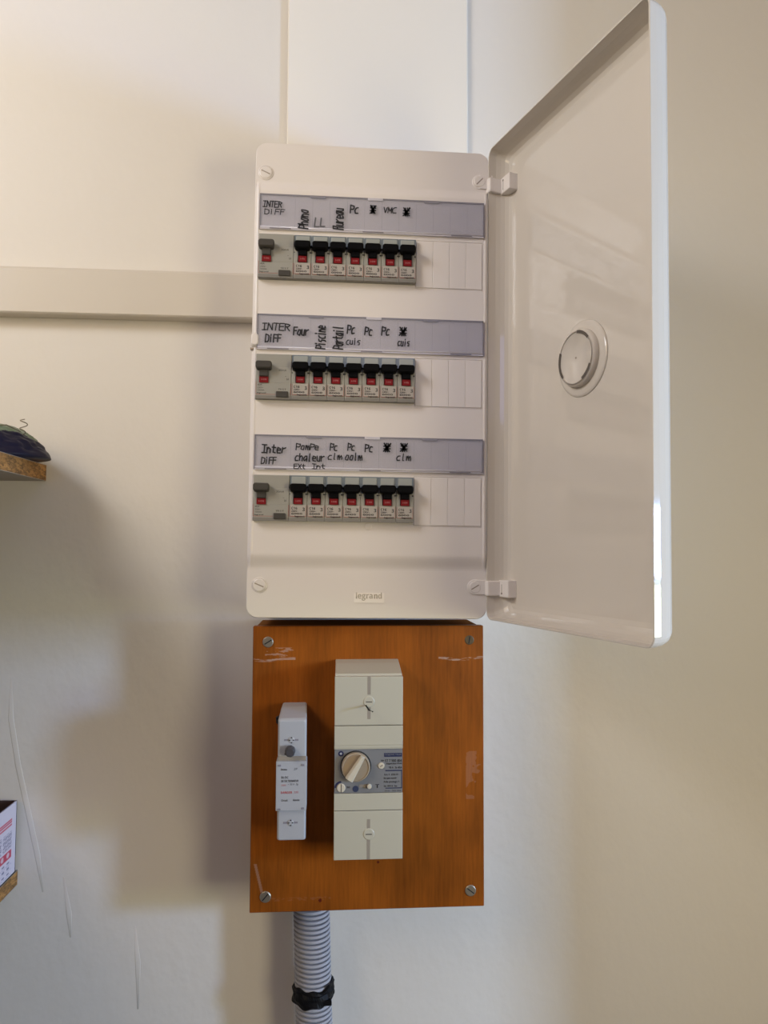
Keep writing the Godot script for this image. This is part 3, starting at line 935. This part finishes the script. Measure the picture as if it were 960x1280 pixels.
	loft(st, [circle(Vector2(-0.0291, -0.3785), 0.0027, zp, 24), circle(Vector2(-0.0291, -0.3785), 0.0027, zp + 0.0001, 24)])
	obj("blue_ring", st, M.navy, cp)
	st = begin()
	box(st, Vector3(0.0132, -0.3822, zk - 0.0002), Vector3(0.0308, -0.3786, zp + 0.0001))
	obj("blue_bar", st, M.navy, cp)
	st = begin()
	for b in [[0.0145, 0.0308, -0.3960, -0.3950], [0.0302, 0.0309, -0.4128, -0.3950], [0.0145, 0.0308, -0.4128, -0.4120]]:
		box(st, Vector3(b[0], b[2], zk - 0.0002), Vector3(b[1], b[3], zp + 0.0001))
	obj("blue_frame", st, M.navy, cp)
	st = begin()
	for k in 10:
		var a0 := PI * 0.5 + k * 0.157
		var a1 := a0 + 0.157
		var c := Vector2(-0.0287, -0.4114)
		quad(st, Vector3(c.x + 0.0048 * cos(a0), c.y + 0.0048 * sin(a0), zp), Vector3(c.x + 0.0066 * cos(a0), c.y + 0.0066 * sin(a0), zp), Vector3(c.x + 0.0066 * cos(a1), c.y + 0.0066 * sin(a1), zp), Vector3(c.x + 0.0048 * cos(a1), c.y + 0.0048 * sin(a1), zp), Vector3(0, 0, 1))
	obj("dial_mark", st, M.navy, cp)
	st = begin()
	loft(st, [circle(Vector2(-0.0147, -0.4126), 0.0030, zp, 24), circle(Vector2(-0.0147, -0.4126), 0.0030, zp + 0.0002, 24)])
	obj("blue_spot", st, M.blue_mark, cp)
	st = begin()
	loft(st, [circle(Vector2(-0.0291, -0.3785), 0.0011, zp + 0.0001, 16), circle(Vector2(-0.0291, -0.3785), 0.0011, zp + 0.0002, 16)])
	obj("white_spot", st, M.switch_white, cp)
	st = begin()
	box(st, Vector3(-0.0007, -0.3805, zk - 0.0001), Vector3(0.0002, -0.3764, zp))
	lettering(st, "T", 0.0048, -0.4120, zp, 0.0036, true, 0.0036)
	lettering(st, "30", -0.0235, -0.4118, zp, 0.0018, true, 0.0034)
	lettering(st, "ST 7 500 404", 0.0142, -0.3872, zp, 0.0026, true, 0.0166)
	lettering(st, "type", 0.0102, -0.3868, zp, 0.0014, true, 0.0030)
	lettering(st, "Disjoncteur Ph+N", 0.0152, -0.3901, zp, 0.0017, true, 0.0155)
	lettering(st, "18 A  3x 45A", 0.0180, -0.3936, zp, 0.0020, true, 0.0128)
	lettering(st, "Un 1  250 V~", 0.0135, -0.4002, zp, 0.0017, true, 0.0145)
	lettering(st, "Ne pas ouvrir", 0.0130, -0.4042, zp, 0.0017, true, 0.0125)
	lettering(st, "Pole protege 1", 0.0130, -0.4077, zp, 0.0017, true, 0.0150)
	lettering(st, "Im 450 A  1m", 0.0130, -0.4112, zp, 0.0017, true, 0.0130)
	lettering(st, "Isn  50 Hz", 0.0140, -0.4156, zp, 0.0013, false, 0.0160)
	obj("fine_print", st, M.print_dark, cp)
	st = begin()
	lettering(st, "DISJONCTEUR", 0.0140, -0.3813, zp + 0.0001, 0.0016, false, 0.0160)
	obj("pale_print", st, M.meter_grey, cp)

	# slim white cut-out to the left of it
	var s := thing("cutout_switch", Vector3(0, 0, zf))
	tag(s, "narrow white cut-out with black and red print, left of the beige main breaker", "fuse holder")
	var a0 := -0.0905
	var a1 := -0.0627
	st = begin()
	loft(st, [rr(a0 + 0.0015, a1 - 0.0015, -0.4605, -0.3375, 0.002, 0.0), rr(a0 + 0.0010, a1 - 0.0010, -0.4605, -0.3385, 0.002, 0.015), rr(a0, a1, -0.4605, -0.3440, 0.002, 0.042), rr(a0 + 0.0009, a1 - 0.0009, -0.4597, -0.3455, 0.002, 0.0445), rr(a0 + 0.0018, a1 - 0.0018, -0.4588, -0.3465, 0.0015, 0.045)])
	obj("body", st, M.switch_white, s)
	st = begin()
	rbox(st, a0 - 0.0012, a1 + 0.0004, -0.4310, -0.3840, 0.030, 0.0480, 0.0008, 0.0006)
	var mp := obj("label_block", st, M.switch_white, s)
	st = begin()
	box(st, Vector3(a0 + 0.0005, -0.3842, 0.0440), Vector3(a1 - 0.0005, -0.3798, 0.0452))
	obj("upper_ledge", st, M.meter_shade, s)
	for y in [-0.3644, -0.4431]:
		st = begin()
		box(st, Vector3(-0.0845, y - 0.0009, 0.0448), Vector3(-0.0705, y + 0.0009, 0.0451))
		obj("vent_slot", st, M.rim, s)
		st = begin()
		turned(st, Vector2(-0.0772, y), [[0.0030, 0.0448], [0.0028, 0.0456], [0.0022, 0.0458]], 8)
		var sc := obj("captive_screw", st, M.switch_white, s)
		st = begin()
		for m in [[0.0, 0.0024], [0.0, -0.0024], [0.0018, 0.0], [-0.0018, 0.0]]:
			box(st, Vector3(-0.0772 + m[0] - 0.0007, y + m[1] - 0.0005, 0.0456), Vector3(-0.0772 + m[0] + 0.0007, y + m[1] + 0.0005, 0.0459))
		obj("screw_mark", st, M.slot_black, sc)
	st = begin()
	turned(st, Vector2(-0.0782, -0.3738), [[0.0042, 0.0450], [0.0052, 0.0475], [0.0050, 0.0530], [0.0036, 0.0550]], 9)
	tube(st, PackedVector3Array([Vector3(-0.0815, -0.3762, 0.050), Vector3(-0.0835, -0.3765, 0.050)]), PackedFloat32Array([0.0012, 0.0009]), 6)
	obj("lead_seal", st, M.seal, s)
	for p in [[-0.0890, -0.3875], [-0.0665, -0.3872], [-0.0890, -0.4290], [-0.0665, -0.4285]]:
		st = begin()
		rbox(st, p[0] - 0.0008, p[0] + 0.0020, p[1] - 0.0012, p[1] + 0.0006, 0.0475, 0.0487, 0.0004, 0.0003)
		obj("corner_clip", st, M.rim, mp)
	st = begin()
	var zl := 0.04805
	lettering(st, "Reseau", -0.0868, -0.3925, zl, 0.0019, true, 0.0056)
	lettering(st, "2P", -0.0745, -0.3922, zl, 0.0019, false, 0.0034)
	lettering(st, "BLOC", -0.0865, -0.4002, zl, 0.0021, true, 0.0068)
	lettering(st, "DE SECTIONNEUR", -0.0865, -0.4036, zl, 0.0021, true, 0.0165)
	lettering(st, "~ 50 A  2p", -0.0800, -0.4072, zl, 0.0018, false, 0.0098)
	lettering(st, "Circuit", -0.0864, -0.4219, zl, 0.0019, true, 0.0062)
	lettering(st, "Abonne", -0.0752, -0.4217, zl, 0.0019, true, 0.0064)
	for b in [[-0.0872, -0.0792, -0.3943], [-0.0770, -0.0690, -0.3937], [-0.0872, -0.0800, -0.4243], [-0.0762, -0.0690, -0.4241], [-0.0810, -0.0750, -0.4259], [-0.0792, -0.0770, -0.3916]]:
		box(st, Vector3(b[0], b[2], 0.0478), Vector3(b[1], b[2] + 0.0004, zl))
	obj("black_print", st, M.print_dark, mp)
	st = begin()
	lettering(st, "250V", -0.0865, -0.4074, zl, 0.0016, false, 0.0045)
	lettering(st, "DANGER", -0.0868, -0.4146, zl, 0.0022, true, 0.0108)
	lettering(st, "220", -0.0742, -0.4143, zl, 0.0018, false, 0.0042)
	obj("red_print", st, M.print_red, mp)
	st = begin(true)
	tube(st, PackedVector3Array([Vector3(a0 + 0.001, -0.3445, 0.030), Vector3(a0 - 0.0022, -0.3470, 0.026), Vector3(a0 - 0.0022, -0.3520, 0.024), Vector3(a0 + 0.001, -0.3545, 0.026)]), PackedFloat32Array([0.0012, 0.0014, 0.0014, 0.0012]), 8)
	obj("wire_loop", st, M.slot_black, s, true)

	# corrugated conduit and the tape round it
	var cx0 := -0.0596
	var yt := -0.5500
	var cz := 0.035
	st = begin()
	var yb := FLOOR_Y
	var pit := 0.0050
	var n := 48
	var count := int((yt - yb) / pit)
	var prof := []
	for k in count:
		var y := yt - k * pit
		prof.append([0.0140, y])
		prof.append([0.0192, y - 0.0002])
		prof.append([0.0199, y - 0.0010])
		prof.append([0.0200, y - 0.0017])
		prof.append([0.0199, y - 0.0025])
		prof.append([0.0193, y - 0.0032])
		prof.append([0.0140, y - 0.0034])
	var lean := func(y: float) -> float: return cx0 + (yt - y) * 0.032
	var prev := PackedVector3Array()
	for p in prof:
		var ring := PackedVector3Array()
		for k in n:
			var c: float = lean.call(p[1]) if p[1] > -0.9 else lean.call(-0.9)
			ring.append(Vector3(c + p[0] * cos(TAU * k / n), p[1], cz + p[0] * sin(TAU * k / n)))
		if prev.size():
			for k in n:
				var j := (k + 1) % n
				quad(st, prev[k], prev[j], ring[j], ring[k], Vector3(cos(TAU * (k + 0.5) / n), 0, sin(TAU * (k + 0.5) / n)))
		prev = ring
	var cd := obj("conduit", st, M.conduit_grey)
	tag(cd, "grey corrugated conduit running down from under the wooden box", "conduit")
	# tape: wound lumpily, with a loose end
	st = begin()
	var yc := -0.6535
	var cc: float = lean.call(yc)
	prev = PackedVector3Array()
	var inner := PackedVector3Array()
	var N := 56
	var heights := [-1.0, -0.8, -0.35, 0.1, 0.5, 0.85, 1.0]
	var rows := []
	for hh in heights.size():
		var ring := PackedVector3Array()
		for k in N:
			var a := TAU * k / N
			var top := 0.0078 + 0.0014 * sin(a * 3 + 0.9) + 0.0012 * sin(a * 8 + 2.0)
			var bot := 0.0090 + 0.0022 * sin(a - 0.1) + 0.0012 * sin(a * 7)
			var hv: float = heights[hh]
			var y := yc + (hv * top if hv > 0 else hv * bot) + 0.0012 * cos(a * 1.0)
			var r := 0.0205 + (0.0016 + 0.0012 * sin(a * 4 + hv * 5.0) + rng.randf_range(-0.0003, 0.0003)) * (1.0 if absf(hv) < 0.9 else 0.2)
			ring.append(Vector3(cc + r * cos(a), y, cz + r * sin(a)))
		rows.append(ring)
	for q in rows.size() - 1:
		for k in N:
			var j := (k + 1) % N
			quad(st, rows[q][k], rows[q][j], rows[q + 1][j], rows[q + 1][k], Vector3(cos(TAU * (k + 0.5) / N), 0, sin(TAU * (k + 0.5) / N)))
	var tp := obj("tape", st, M.tape_black)
	tag(tp, "crumpled black tape wound round the grey conduit", "tape")
	st = begin()
	loft(st, [rr(cc + 0.008, cc + 0.0195, yc - 0.0085, yc - 0.0030, 0.001, cz + 0.0150), rr(cc + 0.009, cc + 0.0200, yc - 0.0080, yc - 0.0025, 0.001, cz + 0.0195)])
	obj("loose_end", st, M.tape_black, tp)

# ------------------------------------------------------------------ shelves on the left
func build_shelves() -> void:
	# upper shelf: chipboard with laminate faces; its end grain runs from the wall towards the viewer
	var ends := [[-0.3660, -0.1022, -0.0838, 0.42, "upper"], [-0.3847, -0.5512, -0.5352, 0.42, "lower"]]
	for k in 2:
		var e = ends[k]
		var t := thing("shelf", Vector3(e[0], e[1], 0))
		tag(t, "chipboard shelf with a raw edge, under the dark plastic bag" if k == 0 else "chipboard shelf with a raw edge, under the red and white carton", "shelf", "chipboard shelves on the wall")
		var h: float = e[2] - e[1]
		var st := begin()
		box(st, Vector3(-0.58, 0.0006, 0.0005), Vector3(0, h - 0.0006, e[3]))
		obj("core", st, M.chipboard, t)
		st = begin()
		box(st, Vector3(-0.58, 0.0, 0.0005), Vector3(0, 0.0006, e[3]))
		box(st, Vector3(-0.58, h - 0.0006, 0.0005), Vector3(0, h, e[3]))
		obj("laminate", st, M.laminate, t)
	# crumpled bag on the upper shelf
	var b := thing("plastic_bag", Vector3(-0.432, -0.0837, 0.062))
	tag(b, "crumpled dark navy plastic bag with a greenish top, lying on the upper shelf", "bag")
	var fn := FastNoiseLite.new()
	fn.seed = 41
	fn.frequency = 11.0
	fn.fractal_octaves = 3
	var low := begin(true)
	var high := begin(true)
	var NU := 120
	var NV := 60
	var grid := []
	for v in NV + 1:
		var row := []
		for u in NU + 1:
			var th := TAU * u / NU
			var f := float(v) / NV                      # 0 at the rim on the shelf, 1 at the crown
			var rad := pow(1.0 - pow(f, 2.2), 0.55)
			var ex := 0.092 if cos(th) > 0 else 0.12
			var p := Vector3(ex * rad * cos(th), 0.040 * pow(f, 0.85), 0.058 * rad * sin(th))
			var w := fn.get_noise_3d(p.x, p.y * 1.6, p.z)
			var w2 := fn.get_noise_3d(p.x * 2.7 + 5, p.y * 3.0, p.z * 2.7)
			var out := Vector3(cos(th), 0.5, sin(th)).normalized()
			p += out * (w * 0.010 + absf(w2) * -0.006) * minf(1.0, f * 5.0)
			p.y = maxf(p.y, 0.0004)
			row.append(p)
		grid.append(row)
	for v in NV:
		for u in NU:
			var st: SurfaceTool = high if grid[v][u].y > 0.023 + 0.003 * sin(u * 0.21) else low
			quad(st, grid[v][u], grid[v][u + 1], grid[v + 1][u + 1], grid[v + 1][u], grid[v][u] + grid[v + 1][u + 1] + Vector3(0, 0.02, 0))
	for u in NU: tri(low, Vector3(0, 0.0004, 0), grid[0][u], grid[0][u + 1], Vector3(0, -1, 0))
	obj("bag_body", low, M.bag_navy, b, true)
	obj("bag_top", high, M.bag_green, b, true)
	# twisted wire tie sticking up from it
	var st := begin(true)
	var path := PackedVector3Array()
	var rad := PackedFloat32Array()
	for k in 60:
		var f := k / 59.0
		path.append(Vector3(0.068 + 0.0042 * cos(f * 17.0) * (0.5 + 0.5 * f) + 0.003 * f, 0.018 + 0.022 * f, 0.012 + 0.003 * sin(f * 17.0)))
		rad.append(0.0005)
	tube(st, path, rad, 6)
	tube(st, PackedVector3Array([Vector3(0.046, 0.031, 0.02), Vector3(0.056, 0.032, 0.02), Vector3(0.068, 0.026, 0.014)]), PackedFloat32Array([0.0006, 0.0006, 0.0005]), 6)
	obj("wire_tie", st, M.wire, b, true)
	# carton on the lower shelf
	var bx := thing("carton", Vector3(-0.3852, -0.5350, 0.0))
	tag(bx, "open white carton with red print, standing on the lower shelf", "box")
	var hb := 0.0775
	var z0 := 0.006
	var z1 := 0.30
	st = begin()
	var th := 0.0012
	box(st, Vector3(-0.36, 0, z0), Vector3(0, th, z1))
	box(st, Vector3(-0.36, th, z0), Vector3(0, hb, z0 + th))
	box(st, Vector3(-0.36, th, z1 - th), Vector3(0, hb, z1))
	box(st, Vector3(-0.36, th, z0 + th), Vector3(-0.36 + th, hb, z1 - th))
	obj("carton_body", st, M.carton_inside, bx)
	# printed end panel
	var pr := func(x: int, y: int) -> Color:
		var u := x / 256.0
		var v := y / 128.0
		var c := Color(0.60, 0.57, 0.66)
		if u > 0.04 and u < 0.96:
			if v > 0.19 and v < 0.30:
				c = Color(0.50, 0.10, 0.15) if fmod((v - 0.19) * 100, 3.6) < 2.4 else c
			elif v > 0.36 and v < 0.58:
				var line := int((v - 0.36) / 0.027)
				if fmod(v - 0.36, 0.027) < 0.014 and fmod(u * 37.0 + line * 0.37, 1.0) < 0.8 and fmod(u * 9.0, 1.0) < 0.9: c = Color(0.18, 0.17, 0.26)
			elif v > 0.61 and v < 0.72:
				c = Color(0.46, 0.04, 0.09)
				if Vector2(fmod(u * 22.0, 1.0) - 0.5, (v - 0.665) * 7.0).length() < 0.26: c = Color(0.60, 0.45, 0.52)
			elif v > 0.76 and v < 0.97:
				if fmod(v - 0.76, 0.075) < 0.026 and fmod(u * 26.0, 1.0) < 0.5: c = Color(0.20, 0.19, 0.30)
				elif fmod(v - 0.76, 0.075) > 0.04 and fmod(v - 0.76, 0.075) < 0.055 and fmod(u * 60.0, 1.0) < 0.6: c = Color(0.36, 0.36, 0.52)
		return c.linear_to_srgb()
	var pm := mat("carton_print", Color.WHITE, 0.5)
	pm.albedo_texture = noise_image(256, 128, pr)
	st = SurfaceTool.new()
	st.begin(Mesh.PRIMITIVE_TRIANGLES)
	st.set_smooth_group(-1)
	for q in [[0.0, z1, z0, hb], [th * -1.0, z0, z1, hb]]:
		var A := Vector3(q[0], 0.0, q[1])
		var B := Vector3(q[0], 0.0, q[2])
		var C := Vector3(q[0], q[3], q[2])
		var D := Vector3(q[0], q[3], q[1])
		var ua := 0.0 if q[0] == 0.0 else 0.001
		var ub := 1.0 if q[0] == 0.0 else 0.002
		for v in [[A, ua, 1.0], [C, ub, 0.0], [B, ub, 1.0], [A, ua, 1.0], [D, ua, 0.0], [C, ub, 0.0]]:
			st.set_uv(Vector2(v[1], v[2]))
			st.add_vertex(v[0])
	var ep := obj("printed_side", st, pm, bx)
	tag(ep, "white side printed with red bands and dark lines")
